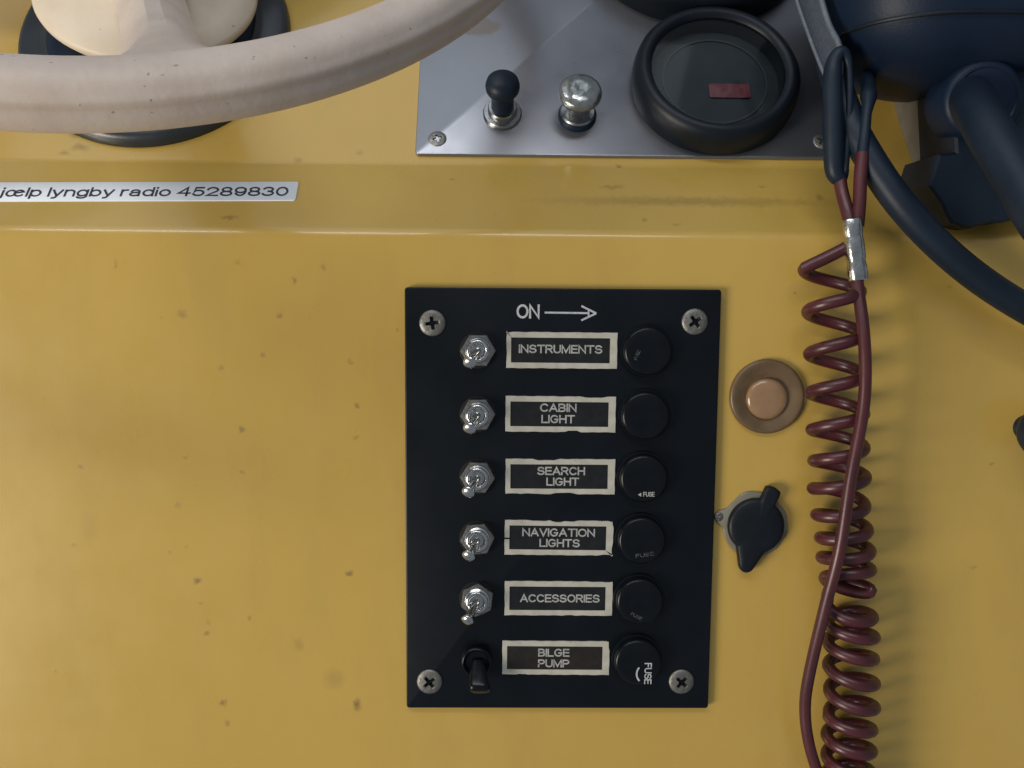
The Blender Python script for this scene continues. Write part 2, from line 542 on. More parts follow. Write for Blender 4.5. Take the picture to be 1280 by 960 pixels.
def interp(x, xs, ys):
    if x <= xs[0]:
        return ys[0]
    for i in range(len(xs) - 1):
        if x <= xs[i + 1]:
            t = (x - xs[i]) / (xs[i + 1] - xs[i])
            return ys[i] + t * (ys[i + 1] - ys[i])
    return ys[-1]


def thing(name, label, cat, mtx, group=None):
    o = bpy.data.objects.new(name, None)
    o.empty_display_size = 0.01
    sc.collection.objects.link(o)
    o.matrix_world = mtx
    return tag(o, label, cat, group)


def tag(o, label, cat, group=None):
    o["label"] = label
    o["category"] = cat
    if group:
        o["group"] = group
    return o


def arc(cx, cy, rx, ry, a0, a1, n=14):
    return [(cx + rx * math.cos(math.radians(a0 + (a1 - a0) * i / n)), cy + ry * math.sin(math.radians(a0 + (a1 - a0) * i / n))) for i in range(n + 1)]


X = 0.72                                             # height of small letters
GLYPHS = {                                           # plain grotesque letters as pen strokes: width, strokes
    "I": (0.0, [[(0, 0), (0, 1)]]),
    "N": (0.66, [[(0, 0), (0, 1), (0.66, 0), (0.66, 1)]]),
    "S": (0.64, [arc(0.32, 0.745, 0.29, 0.255, 20, 250) + arc(0.32, 0.26, 0.32, 0.26, 75, -160)]),
    "T": (0.66, [[(0, 1), (0.66, 1)], [(0.33, 1), (0.33, 0)]]),
    "R": (0.64, [[(0, 0), (0, 1)] + arc(0.36, 0.74, 0.26, 0.26, 90, -90) + [(0, 0.48)], [(0.34, 0.48), (0.62, 0)]]),
    "U": (0.64, [[(0, 1)] + arc(0.32, 0.32, 0.32, 0.32, 180, 360) + [(0.64, 1)]]),
    "M": (0.78, [[(0, 0), (0, 1), (0.39, 0.06), (0.78, 1), (0.78, 0)]]),
    "E": (0.56, [[(0.55, 1), (0, 1), (0, 0), (0.57, 0)], [(0, 0.52), (0.52, 0.52)]]),
    "C": (0.70, [arc(0.37, 0.5, 0.37, 0.5, 42, 318, 22)]),
    "A": (0.72, [[(0, 0), (0.36, 1), (0.72, 0)], [(0.13, 0.32), (0.59, 0.32)]]),
    "B": (0.60, [[(0, 0), (0, 1)] + arc(0.32, 0.755, 0.24, 0.245, 90, -90) + [(0, 0.51)], [(0.32, 0.51)] + arc(0.32, 0.255, 0.28, 0.255, 90, -90) + [(0, 0)]]),
    "L": (0.52, [[(0, 1), (0, 0), (0.52, 0)]]),
    "G": (0.74, [arc(0.37, 0.5, 0.37, 0.5, 45, 322, 22) + [(0.72, 0.46), (0.42, 0.46)]]),
    "H": (0.64, [[(0, 0), (0, 1)], [(0.64, 0), (0.64, 1)], [(0, 0.52), (0.64, 0.52)]]),
    "V": (0.68, [[(0, 1), (0.34, 0), (0.68, 1)]]),
    "O": (0.76, [arc(0.38, 0.5, 0.38, 0.5, 90, 450, 30)]),
    "P": (0.60, [[(0, 0), (0, 1)] + arc(0.34, 0.73, 0.26, 0.27, 90, -90) + [(0, 0.46)]]),
    "F": (0.54, [[(0, 0), (0, 1), (0.54, 1)], [(0, 0.52), (0.48, 0.52)]]),
    "0": (0.60, [arc(0.30, 0.5, 0.30, 0.5, 90, 450, 28)]),
    "2": (0.60, [arc(0.30, 0.70, 0.29, 0.30, 170, -30) + [(0.0, 0.0), (0.60, 0.0)]]),
    "3": (0.60, [arc(0.29, 0.745, 0.26, 0.255, 160, -80), arc(0.29, 0.26, 0.30, 0.26, 85, -165)]),
    "4": (0.64, [[(0.48, 0), (0.48, 1), (0, 0.30), (0.64, 0.30)]]),
    "5": (0.60, [[(0.54, 1), (0.12, 1), (0.05, 0.48)] + arc(0.29, 0.325, 0.30, 0.325, 135, -155)]),
    "8": (0.60, [arc(0.30, 0.755, 0.25, 0.245, -90, 270, 22), arc(0.30, 0.255, 0.30, 0.255, 90, 450, 22)]),
    "9": (0.60, [arc(0.30, 0.68, 0.29, 0.32, 0, 360, 22), arc(0.30, 0.5, 0.29, 0.5, 15, -150, 16)]),
    "h": (0.50, [[(0, 0), (0, 1)], arc(0.25, X - 0.28, 0.25, 0.28, 165, 0) + [(0.50, 0)]]),
    "n": (0.50, [[(0, 0), (0, X)], arc(0.25, X - 0.28, 0.25, 0.28, 165, 0) + [(0.50, 0)]]),
    "r": (0.30, [[(0, 0), (0, X)], arc(0.26, X - 0.28, 0.26, 0.28, 165, 80, 8)]),
    "j": (0.14, [[(0.12, X - 0.06), (0.12, -0.10)] + arc(-0.02, -0.12, 0.14, 0.16, 0, -95, 8), [(0.12, 0.97), (0.12, 1.0)]]),
    "i": (0.0, [[(0, 0), (0, X - 0.06)], [(0, 0.97), (0, 1.0)]]),
    "l": (0.0, [[(0, 0), (0, 1)]]),
    "o": (0.56, [arc(0.28, X / 2, 0.28, X / 2, 90, 450, 26)]),
    "\u0153": (0.98, [arc(0.25, X / 2, 0.25, X / 2, 30, 330, 22), arc(0.72, X / 2, 0.26, X / 2, -40, -335, 22) + [(0.48, X / 2 + 0.02)]]),
    "p": (0.54, [[(0, -0.28), (0, X)], arc(0.27, X / 2, 0.27, X / 2, 160, -160, 22)]),
    "b": (0.54, [[(0, 0), (0, 1)], arc(0.27, X / 2, 0.27, X / 2, 160, -160, 22)]),
    "d": (0.54, [[(0.54, 0), (0.54, 1)], arc(0.27, X / 2, 0.27, X / 2, 20, 340, 22)]),
    "g": (0.54, [[(0.54, X), (0.54, 0.0)] + arc(0.27, -0.03, 0.27, 0.25, 0, -150, 12), arc(0.27, X / 2, 0.27, X / 2, 20, 340, 22)]),
    "a": (0.54, [arc(0.27, X - 0.22, 0.23, 0.22, 165, 0) + [(0.50, 0.0)], [(0.50, 0.42)] + arc(0.24, 0.20, 0.24, 0.20, 80, 320, 14)]),
    "y": (0.52, [[(0, X), (0.27, 0.02)], [(0.52, X), (0.24, -0.10)] + arc(0.08, -0.12, 0.15, 0.15, 0, -100, 8)]),
}


def text(body, width, cap, cx, cy, z, mat, parent, name="lettering", rot=0.0, pen=0.155, gap=0.21, font=None):
    """lettering scaled to a width and a capital height (mm), centred on cx, cy; thin print lying on its plate"""
    strokes, x = [], 0.0
    for ch in body:
        if ch == " ":
            x += 0.30
            continue
        w, st = GLYPHS[ch]
        for s in st:
            strokes.append([(px + x, py) for px, py in s])
        x += w + gap
    x -= gap
    sx = (width - pen * cap) / x
    sy = cap * (1 - pen)
    hw = pen * cap / 2
    mb = MB()
    for k, s in enumerate(strokes):
        P = [Vector((px * sx - x * sx / 2, py * sy - sy / 2)) for px, py in s]
        Q = [P[0]]
        for p_ in P[1:]:
            if (p_ - Q[-1]).length > 1e-4:
                Q.append(p_)
        P = Q
        closed = (P[0] - P[-1]).length < 1e-3
        if not closed:                                # square pen ends
            P[0] = P[0] + (P[0] - P[1]).normalized() * hw
            P[-1] = P[-1] + (P[-1] - P[-2]).normalized() * hw
        a_, b_ = [], []
        n_ = len(P)
        for i_ in range(n_):
            if closed and i_ in (0, n_ - 1):
                d1, d2 = (P[-1] - P[-2]).normalized(), (P[1] - P[0]).normalized()
            else:
                d1 = (P[i_] - P[i_ - 1]).normalized() if i_ else (P[1] - P[0]).normalized()
                d2 = (P[i_ + 1] - P[i_]).normalized() if i_ < n_ - 1 else d1
            n1, n2 = Vector((-d1.y, d1.x)), Vector((-d2.y, d2.x))
            m_ = n1 + n2
            if m_.length < 1e-3:
                m_ = n1
            m_.normalize()
            m_ *= hw / max(0.45, m_.dot(n1))
            a_.append(P[i_] + m_)
            b_.append(P[i_] - m_)
        zz = z + 0.012 * (k % 4)
        pts = []
        for v_ in a_ + b_:
            pts.append((cx + v_.x * math.cos(rot) - v_.y * math.sin(rot), cy + v_.x * math.sin(rot) + v_.y * math.cos(rot), zz))
        mb.add(pts, [(i_, i_ + 1, n_ + i_ + 1, n_ + i_) for i_ in range(n_ - 1)])
    o_ = mb.build(name, mat, parent, smooth=False)
    return o_


# ------------------------------------------------------------------ the console (setting)
def build_console():
    prof = []                                           # (y, z)
    prof.append((0.0, -330.0))
    for z in (-260, -200, -140, -90, -40, 10, 50, 80):
        prof.append((0.0, float(z)))
    r = 7.0
    t = r * math.tan(T_BAND / 2)
    cz, cy = EDGE_Z - t, r
    for i in range(13):
        a = T_BAND * i / 12
        prof.append((cy - r * math.cos(a), cz + r * math.sin(a)))
    s, c = math.sin(T_BAND), math.cos(T_BAND)
    L = math.hypot(CREASE_Y, CREASE_Z - EDGE_Z)
    for u in (8, 15, 22, 30, L - 3.0, L - 1.4):
        prof.append((u * s, EDGE_Z + u * c))
    s2, c2 = math.sin(T_UP), math.cos(T_UP)
    for u in (0.0, 1.4, 3.0, 20, 60, 100, 160, 240, 330):
        prof.append((CREASE_Y + u * s2, CREASE_Z + u * c2))
    y_top, z_top = prof[-1]
    prof += [(y_top + 30, z_top + 2), (y_top + 120, z_top + 4)]
    xs = [-620 + 1240 * i / 40 for i in range(41)]
    mb = MB()
    verts = [(x, y, z) for x in xs for (y, z) in prof]
    n = len(prof)
    faces = [(i * n + j, i * n + j + 1, (i + 1) * n + j + 1, (i + 1) * n + j) for i in range(len(xs) - 1) for j in range(n - 1)]
    mb.add(verts, faces)
    o = mb.build("console", "gelcoat", angle=60)
    # normals must face the viewer
    me = o.data
    if sum(p.normal.y for p in me.polygons) > 0:
        me.flip_normals()
    o["kind"] = "structure"
    o["label"] = "yellow gelcoat boat console with a sloping dash above a vertical face"
    return o


build_console()


# ------------------------------------------------------------------ shared small parts
def cross_head(name, parent, x, y, R, rot, mat="screw", z=0.0, dome=1.0, wear=0.0):
    """pan head with a real cross recess"""
    arm, half = R * 0.52, R * 0.135

    def cr(k=1.0):
        def f(a):
            b = (a - rot) % (PI / 2)
            if b > PI / 4:
                b = PI / 2 - b
            c, s = math.cos(b), math.sin(b)
            r1 = arm * k / c if c > 1e-6 else 1e9
            w = half * (0.6 + 0.4 * k)
            r2 = w / s if s > 1e-6 else 1e9
            # round the inner corner
            rin = w * 1.75
            return max(min(r1, r2), min(rin, r1))
        return f
    mb = MB()
    prof = [(R, -0.3), (R, 0.25 * dome), (R * 0.97, 0.55 * dome), (R * 0.86, 0.85 * dome), (R * 0.68, 1.05 * dome), (cr(1.0), 1.15 * dome), (cr(0.96), 1.05 * dome)]
    mb.lathe(prof, 96, cap0=True, cap1=False)
    o = mb.build(name, mat, parent, angle=50, mtx=Matrix.Translation((x * MM, y * MM, z * MM)))
    rb = MB()
    rb.lathe([(cr(0.96), 1.05 * dome), (cr(0.80), 0.35 * dome), (cr(0.55), -0.1)], 96, cap0=False, cap1=True)
    rb.build("cross_recess", "dark", o, angle=30)
    return o


# ------------------------------------------------------------------ switch panel
PX0, PX1, PZ0, PZ1 = -63.2, 62.7, -86.3, 87.8
PT = 3.0
panel = thing("switch_panel", "black six-way switch panel with cream framed labels on the yellow console", "switch panel", low_frame(0, 0))
MB().prism(rrect(PX0, PZ0, PX1, PZ1, 1.2), -0.2, PT, 0.5).build("plate", "panel", panel, angle=50)
for (x, y, rt) in ((-52.2, 73.7, 0.15), (52.3, 75.0, 0.62), (-53.6, -74.7, 0.70), (51.1, -74.5, 0.85)):
    cross_head("screw", panel, x, y, 5.25, rt, z=PT)

text("ON", 9.2, 5.6, -14.2, 78.6, PT + 0.05, "ink_bright", panel)
arrow = MB()


def stroke(mb, a, b, w, z0, z1):
    ax, ay = a
    bx, by = b
    d = Vector((bx - ax, by - ay)).normalized()
    nx, ny = -d.y * w / 2, d.x * w / 2
    mb.prism([(ax - nx, ay - ny), (bx - nx, by - ny), (bx + nx, by + ny), (ax + nx, ay + ny)], z0, z1)


stroke(arrow, (-7.6, 78.2), (9.9, 78.1), 0.75, PT - 0.05, PT + 0.08)
stroke(arrow, (7.0, 80.9), (12.9, 78.05), 0.75, PT - 0.05, PT + 0.10)
stroke(arrow, (7.0, 75.2), (12.9, 78.05), 0.75, PT - 0.05, PT + 0.12)
stroke(arrow, (9.9, 76.8), (9.9, 79.4), 0.6, PT - 0.05, PT + 0.14)
arrow.build("printed_arrow", "ink_bright", panel, smooth=False)

ROWS = [63.0, 37.3, 11.8, -13.7, -39.2, -64.6]
LABELS = [
    (-0.6, 63.2, [("INSTRUMENTS", 33.4, -0.5, 0.5)]),
    (-0.7, 37.5, [("CABIN", 14.7, -1.0, 2.6), ("LIGHT", 13.5, -1.0, -2.0)]),
    (-0.5, 12.0, [("SEARCH", 19.4, 0.3, 2.3), ("LIGHT", 13.3, 1.0, -2.1)]),
    (-0.7, -13.4, [("NAVIGATION", 29.7, -0.2, 2.2), ("LIGHTS", 16.5, 0.3, -2.2)]),
    (-0.5, -38.9, [("ACCESSORIES", 32.8, 0.5, 0.0)]),
    (-1.3, -64.3, [("BILGE", 13.0, -0.9, 2.2), ("PUMP", 13.0, -0.9, -2.4)]),
]


def label_plate(i, cx, cy, lines):
    rnd = random.Random(40 + i)
    hw, hh = 22.25, 7.3
    iw0, iw1, ih = hw - 2.0, hw - 3.0, hh - 2.3
    o = bpy.data.objects.new("label_plate", None)
    o.empty_display_size = 0.005
    sc.collection.objects.link(o)
    o.parent = panel
    tilt = rnd.uniform(-0.008, 0.004)
    o.matrix_local = Matrix.Translation((cx * MM, cy * MM, PT * MM)) @ Matrix.Rotation(tilt, 4, "Z")
    outer, inner = [], []
    bites = [(rnd.random(), rnd.uniform(0.02, 0.06), rnd.uniform(0.15, 0.6)) for _ in range(5 if i in (2, 3) else 2)]
    N = 240
    per = 4 * (hw + hh)
    corners = [0, 2 * hw / per, (2 * hw + 2 * hh) / per, (4 * hw + 2 * hh) / per, 1]

    def pt(t, x0, y0, x1, y1):
        for q in range(4):
            if t <= corners[q + 1] + 1e-12:
                f = (t - corners[q]) / (corners[q + 1] - corners[q])
                return [(x0 + f * (x1 - x0), y0), (x1, y0 + f * (y1 - y0)), (x1 - f * (x1 - x0), y1), (x0, y1 - f * (y1 - y0))][q]
    ts = sorted(set([round(k / N, 6) for k in range(N)] + [round(c, 6) for c in corners[:4]]))
    for t in ts:
        x, y = pt(t, -hw, -hh, hw, hh)
        k = 0.10 * math.sin(37 * t + i) * math.sin(91 * t + 2 * i) + 0.06
        for (bt, bw, bd) in bites:
            d = abs(t - bt)
            if d < bw:
                k += bd * min(1.0, 2.2 * (1 - d / bw))
        k = max(0.0, k)
        x -= k * (1 if x > hw - 1e-6 else -1 if x < -hw + 1e-6 else 0)
        y -= k * (1 if y > hh - 1e-6 else -1 if y < -hh + 1e-6 else 0)
        outer.append((x, y))
        inner.append(pt(t, -iw0, -ih, iw1, ih))
    mb = MB()
    mb.loft([[(x, y, -0.05) for x, y in outer], [(x, y, 0.40) for x, y in inset(outer, 0.0)], [(x, y, 0.52) for x, y in inset(outer, 0.12)],
             [(x, y, 0.52) for x, y in inner], [(x, y, 0.10) for x, y in inner]], cap0=False, cap1=False)
    fr = mb.build("label_frame", "frame", o, angle=30)
    if i == 3:      # the foil is nicked through on its left side
        MB().prism(rrect(-hw - 0.15, -0.75, -iw0 + 0.05, -0.1, 0.1, 2), 0.3, 0.56).build("nick", "insert", fr, smooth=False)
    MB().prism(rrect(-iw0 - 0.6, -ih - 0.6, iw1 + 0.6, ih + 0.6, 0.2, 2), -0.05, 0.24).build("insert", "insert_b" if i == 5 else "insert", o, smooth=False)
    for body, w, dx, dy in lines:
        text(body, w, 3.4, dx, dy, 0.30, "ink", o, pen=0.175)


for i, (cx, cy, lines) in enumerate(LABELS):
    label_plate(i, cx, cy, lines)


def toggle(x, y, lean, spin, L=13.0):
    o = bpy.data.objects.new("toggle_switch", None)
    o.empty_display_size = 0.005
    sc.collection.objects.link(o)
    o.parent = panel
    o.matrix_local = Matrix.Translation((x * MM, y * MM, PT * MM))
    R = 7.2

    def hexr(k):
        def f(a):
            b = ((a - spin) % (PI / 3)) - PI / 6
            return min(k * R * math.cos(PI / 6) / math.cos(b), R * k * 0.985 if k > 0.9 else 99)
        return f
    MB().lathe([(7.3, -0.05), (7.3, 0.35), (7.1, 0.45), (6.6, 0.45)], 40, cap1=True).build("washer", "dark", o)
    nut = MB()
    nut.lathe([(hexr(1.0), 0.4), (hexr(1.0), 1.9), (hexr(0.955), 2.4), (5.4, 2.5), (4.9, 2.5)], 96, cap0=True, cap1=False)
    nut.build("hex_nut", "nut", o, angle=25)
    bush = MB()
    prof = [(4.95, 2.2)]
    for k in range(4):                                   # thread
        prof += [(4.95, 2.5 + 0.55 * k), (4.6, 2.75 + 0.55 * k)]
    prof += [(4.7, 4.9), (4.3, 5.4), (3.6, 5.6), (2.9, 5.2), (2.6, 4.2), (1.6, 4.0)]
    bush.lathe(prof, 40)
    bush.build("bushing", "chrome", o, angle=50)
    d = Vector((lean[0], lean[1], 1.0)).normalized()
    prof = [(0.0, 1.45), (0.25, 1.5), (0.55, 1.6), (0.85, 2.0), (0.97, 2.55), (1.0, 2.7), (1.05, 2.35), (1.09, 1.7), (1.105, 1.1), (1.112, 0.5), (1.115, 0.05)]
    b = Vector((0, 0, 3.2))
    path = [b + d * (L * t * 0.9) for t, _ in prof]
    lv = MB()
    lv.tube(path, [r for _, r in prof], 16)
    lv.build("lever", "chrome", o, angle=60)
    return o


LEANS = [(-0.36, -0.48), (-0.34, -0.47), (-0.40, -0.45), (-0.37, -0.46), (-0.40, -0.52)]
SPINS = [0.0, 0.04, -0.05, 0.10, 0.42]
for i in range(5):
    toggle(-34.0, ROWS[i], LEANS[i], SPINS[i], 11.2 if i < 4 else 11.8)

o = bpy.data.objects.new("rubber_toggle", None)
o.empty_display_size = 0.005
sc.collection.objects.link(o)
o.parent = panel
o["label"] = "black plastic push toggle, unlike the five chrome ones above"
o.matrix_local = Matrix.Translation((-34.1 * MM, -65.4 * MM, PT * MM))
MB().lathe([(6.5, -0.05), (6.5, 2.2), (6.2, 3.0), (5.6, 3.3), (4.9, 2.9), (4.4, 1.6), (2.0, 1.5)], 48).build("collar", "cap", o, angle=50)
lv = MB()
rings = []
for t, w, hgt in ((0.0, 2.6, 2.6), (0.25, 3.2, 3.0), (0.6, 4.0, 3.2), (0.85, 4.3, 3.1), (0.96, 4.0, 2.6), (1.0, 3.0, 1.6)):
    c = Vector((0.4, -0.5, 1.0)) + Vector((1.2, -8.4, 9.5)) * t
    up = Vector((0, 0.72, 0.69))
    rings.append([tuple(c + Vector((w * math.copysign(abs(math.cos(a)) ** 0.6, math.cos(a)), 0, 0)) + up * (hgt * math.copysign(abs(math.sin(a)) ** 0.6, math.sin(a))))
                  for a in [2 * PI * k / 24 for k in range(24)]])
lv.loft(rings)
lv.build("paddle", "cap", o, angle=50)

CAPS = [(33.2, 63.4, 0.5), (32.9, 37.6, 1.4), (32.8, 12.2, 0.2), (32.6, -13.3, 2.3), (32.4, -38.8, 2.9), (32.2, -64.4, -PI / 2)]
for i, (x, y, rot) in enumerate(CAPS):
    o = bpy.data.objects.new("fuse_holder", None)
    o.empty_display_size = 0.005
    sc.collection.objects.link(o)
    o.parent = panel
    o.matrix_local = Matrix.Translation((x * MM, y * MM, PT * MM))
    MB().lathe([(10.6, -0.05), (10.6, 0.9), (10.4, 1.2), (9.8, 1.3)], 64).build("base_ring", "cap", o, angle=45)
    cap = MB()

    def fl(k, n=28):
        return lambda a: k * (1 + 0.004 * math.cos(n * a))
    cap.lathe([(fl(9.6), 1.1), (fl(9.7), 3.2), (9.5, 4.1), (9.1, 4.7), (8.5, 5.0), (6.0, 5.12), (3.2, 5.15), (1.0, 5.15)], 112)
    c = cap.build("cap", "cap", o, angle=40)
    if i == 5:
        text("FUSE", 9.0, 3.0, 4.0, -4.4, 5.22, "ink_bright", c, rot=-PI / 2)
        ar = MB()
        pts = [(3.6 + 4.6 * math.cos(a), -4.6 + 4.6 * math.sin(a)) for a in [math.radians(d) for d in range(140, 226, 6)]]
        ring = [(p[0] * 1.0, p[1]) for p in pts]
        inn = [(3.6 + 3.9 * math.cos(a), -4.6 + 3.9 * math.sin(a)) for a in [math.radians(d) for d in range(140, 226, 6)]]
        ar.prism(ring + inn[::-1], 5.0, 5.22)
        ar.build("printed_arc", "ink_bright", c, smooth=False)
    elif i == 2:
        text("FUSE", 4.6, 1.9, 2.0, -6.2, 5.22, "ink", c)
        ar = MB()
        ar.prism([(-2.4, -6.4), (-1.1, -7.2), (-1.1, -5.6)], 5.0, 5.2)
        ar.build("printed_arrow", "ink", c, smooth=False)
    elif i == 3:
        text("FUSE", 7.5, 1.6, 1.2, -5.6, 5.22, "ink_worn", c, rot=0.15)
    elif i == 4:
        text("FUSE", 5.0, 1.4, -1.4, -5.8, 5.22, "ink_worn", c, rot=-0.5)
    elif i == 0:
        text("FUSE", 4.0, 1.4, -4.4, -1.5, 5.22, "ink_worn", c, rot=1.2)

# ------------------------------------------------------------------ amber button
o = thing("amber_button", "round amber rubber push button with a pale domed centre on the console", "button", low_frame(83.0, 44.9))
MB().lathe([(15.2, -0.2), (15.2, 1.2), (14.9, 1.9), (14.3, 2.2), (13.4, 2.1), (11.5, 1.35), (9.8, 0.85), (9.1, 0.6), (8.7, 0.3), (4.0, 0.25)], 72).build("collar", "amber", o, angle=60)
MB().lathe([(8.3, 0.3, 0, -1.0), (8.3, 1.3, 0, -1.0), (8.0, 1.9, 0, -1.0), (7.4, 2.35, 0, -1.0), (6.0, 2.7, 0, -1.0), (4.0, 2.95, 0, -1.0), (2.0, 3.05, 0, -1.0), (0.5, 3.1, 0, -1.0)], 64).build("dome", "amber_lens", o, angle=60)

# ------------------------------------------------------------------ socket with rubber cap
o = thing("power_socket", "capped round socket with grey flange beside the switch panel", "socket", low_frame(80.0, -8.3))


def flange_r(a):
    d = math.degrees(a) % 360
    r = 13.4 + 0.25 * math.sin(5 * a)
    for c, ext, w in ((167, 3.6, 20), (112, 0.9, 24), (347, 0.8, 20)):
        k = abs((d - c + 180) % 360 - 180)
        if k < w:
            r += ext * (0.5 + 0.5 * math.cos(PI * k / w))
    return r


MB().lathe([(flange_r, -0.2), (flange_r, 0.9), (lambda a: flange_r(a) - 0.5, 1.3), (8.0, 1.4)], 160).build("flange", "flange", o, angle=50)
cross_head("screw", o, -15.0, 3.4, 1.9, 0.4, mat="screw", z=1.0, dome=0.6)


def cap_r(a):
    d = math.degrees(a) % 360
    r = 11.5
    k = ((d - 67 + 180) % 360 - 180)
    s = abs(math.sin(math.radians(k)))
    if abs(k) < 40:
        r = max(r, min(17.6 - 0.35 * (abs(k) / 8) ** 2, 3.15 / max(s, 1e-3)))
    k = ((d - 258 + 180) % 360 - 180)
    ka = abs(k)
    if ka <= 8.9:                                     # rounded tip of the lip
        kr = math.radians(ka)
        r = max(r, 16.8 * math.cos(kr) + math.sqrt(max(0.0, 3.0 ** 2 - (16.8 * math.sin(kr)) ** 2)))
    elif ka < 69.1:
        r = max(r, 9.0 / math.cos(math.radians(69.1 - ka)))
    return r


capm = MB()
capm.lathe([(cap_r, 1.2), (cap_r, 3.4), (lambda a: cap_r(a) - 0.35, 4.1), (lambda a: cap_r(a) - 1.1, 4.5), (lambda a: 0.75 * cap_r(a), 4.8), (5.0, 5.1), (1.0, 5.2)], 240)
capm.build("rubber_cap", "cap_rubber", o, angle=50)
# ------------------------------------------------------------------ knob at the far right
o = thing("black_knob", "black rounded knob standing alone on the console right of the coiled cord", "knob", low_frame(189.8, 32.8))
MB().lathe([(5.0, -0.2), (5.0, 1.0), (4.6, 1.8), (4.6, 9.0)], 32).build("stem", "rubber", o)
MB().lathe([(4.0, 8.0), (7.4, 8.6), (9.8, 10.4), (10.8, 13.0), (10.8, 16.0), (10.0, 18.5), (8.0, 20.3), (4.8, 21.2), (1.0, 21.5)], 48).build("grip", "rubber", o)

# ------------------------------------------------------------------ label tape on the band
t = thing("label_strip", "white label tape with dark lettering stuck below the steering wheel", "label", band_frame(-180.0, 22.2))
MB().prism(rrect(-92.0, -5.75, 70.8, 5.75, 0.9, 4), 0.02, 0.28, 0.06, 1).build("tape", "tape", t, angle=50, mtx=Matrix.Rotation(0.018, 4, "Z"))
tx = text("hj\u0153lp lyngby radio 45289830", 122.0, 5.6, 6.4, -0.3, 0.33, "tape_ink", t, pen=0.165)
tx.matrix_local = Matrix.Rotation(0.018, 4, "Z")

# ------------------------------------------------------------------ instrument plate
PLX0, PLX1 = -61.8, 121.0
pl = thing("instrument_plate", "grey anodised metal plate carrying the gauges and pull knobs", "plate", up_frame(PLX0, 3.9))
MB().prism(rrect(0, 0, PLX1 - PLX0, 200, 1.8), -0.1, 1.6, 0.3).build("plate", "alu", pl, angle=50)
cross_head("screw", pl, 9.2, 7.9, 3.9, 0.35, mat="screw", z=1.5, dome=0.55)
cross_head("screw", pl, 174.6, 8.6, 3.9, 0.9, mat="screw", z=1.5, dome=0.55)


def gauge(x, u, R, label, depth, flag, group=None):
    g = thing("gauge", label, "gauge", up_frame(x, u, 1.6), group)
    Ri = R * 0.80
    prof = [(R * 0.99, -0.05), (R, 1.5), (R * 1.005, depth * 0.5), (R * 0.985, depth * 0.78), (R * 0.945, depth * 0.93), (R * 0.89, depth), (R * 0.84, depth * 0.985),
            (Ri, depth * 0.86), (Ri * 0.985, depth * 0.80)]
    MB().lathe(prof, 96, cap1=False).build("bezel", "bezel", g, angle=50)
    MB().lathe([(Ri * 0.985, depth * 0.80), (Ri * 0.97, depth * 0.30)], 96, cap0=False, cap1=False).build("inner_ring", "dial_wall", g)
    MB().lathe([(Ri * 0.98, depth * 0.28), (Ri * 0.98, depth * 0.32)], 96).build("dial", "dial", g)
    MB().lathe([(Ri * 0.80, depth * 0.31), (Ri * 0.80, depth * 0.36), (Ri * 0.77, depth * 0.36), (Ri * 0.77, depth * 0.31)], 72, cap0=False, cap1=False).build("scale_ring", "dial_wall", g)
    if flag:
        z = depth * 0.34
        MB().prism(rrect(-3.0, -9.4, 15.0, -1.8, 1.2, 3), z, z + 0.7, 0.3).build("red_flag", "red", g, angle=40)
    zz = depth * 0.84
    MB().lathe([(Ri, zz), (Ri * 0.9, zz + 0.5), (Ri * 0.6, zz + 1.5), (Ri * 0.3, zz + 2.1), (1.0, zz + 2.3)], 96, cap0=False).build("glass", "glass", g, angle=80)
    return g


gauge(67.6, 40.2, 36.0, "round black gauge with a red flag behind its glass, beside the pull knobs", 14.5, True)
gauge(66.0, 131.5, 56.0, "large black gauge above the red flag gauge, only its lower rim showing", 20.0, False)

k = thing("pull_switch", "black mushroom headed pull knob on a chrome collar", "knob", up_frame(-24.9, 24.8, 1.6))
MB().lathe([(8.4, -0.05), (8.4, 1.4), (7.9, 2.1), (6.6, 2.3)], 48).build("collar_nut", "dullchrome", k, angle=40)
MB().lathe([(6.3, 2.0), (6.3, 4.8), (5.9, 5.4), (4.9, 5.5)], 48).build("bushing", "dullchrome", k, angle=40)
MB().lathe([(4.8, 5.0), (4.8, 10.0), (4.9, 13.0), (5.8, 14.8), (7.0, 16.6), (7.2, 18.4), (6.7, 20.4), (5.1, 22.0), (2.8, 22.9), (0.6, 23.1)], 48).build("knob", "rubber", k, angle=60)

k = thing("push_switch", "dull chrome push knob with a wide clear head on a black nut", "knob", up_frame(7.5, 24.2, 1.6))
MB().lathe([(8.3, -0.05), (8.3, 1.8), (7.8, 2.6), (6.4, 2.8)], 48).build("collar_nut", "shell", k, angle=40)
MB().lathe([(7.6, 2.3), (7.6, 3.4), (7.0, 4.0), (5.6, 4.0)], 48).build("washer", "dullchrome", k, angle=40)
MB().lathe([(5.3, 3.8), (5.2, 12.5)], 48).build("shaft", "dullchrome", k, angle=40)
MB().lathe([(5.2, 12.4), (8.2, 13.0), (9.0, 13.8), (9.2, 15.2), (8.8, 16.6), (7.4, 17.6), (5.0, 18.3), (3.0, 18.6), (1.6, 18.4), (0.6, 18.3)], 56).build("head", "clear_knob", k, angle=60)

# ------------------------------------------------------------------ steering column collar and wheel
mnt = thing("column_collar", "black round collar of the steering column on the sloping dash", "collar", up_frame(-180.6, 66.5))
MB().lathe([(59.6, -0.1), (59.6, 2.0), (58.8, 4.6), (56.8, 6.0), (50.0, 6.3), (47.0, 7.0), (46.0, 8.5), (20.0, 9.0)], 96).build("flange", "mount", mnt, angle=45)
MB().lathe([(45.0, 8.6), (43.0, 12.0), (38.0, 14.0), (18.0, 15.0)], 72).build("boss", "shell", mnt, angle=45)

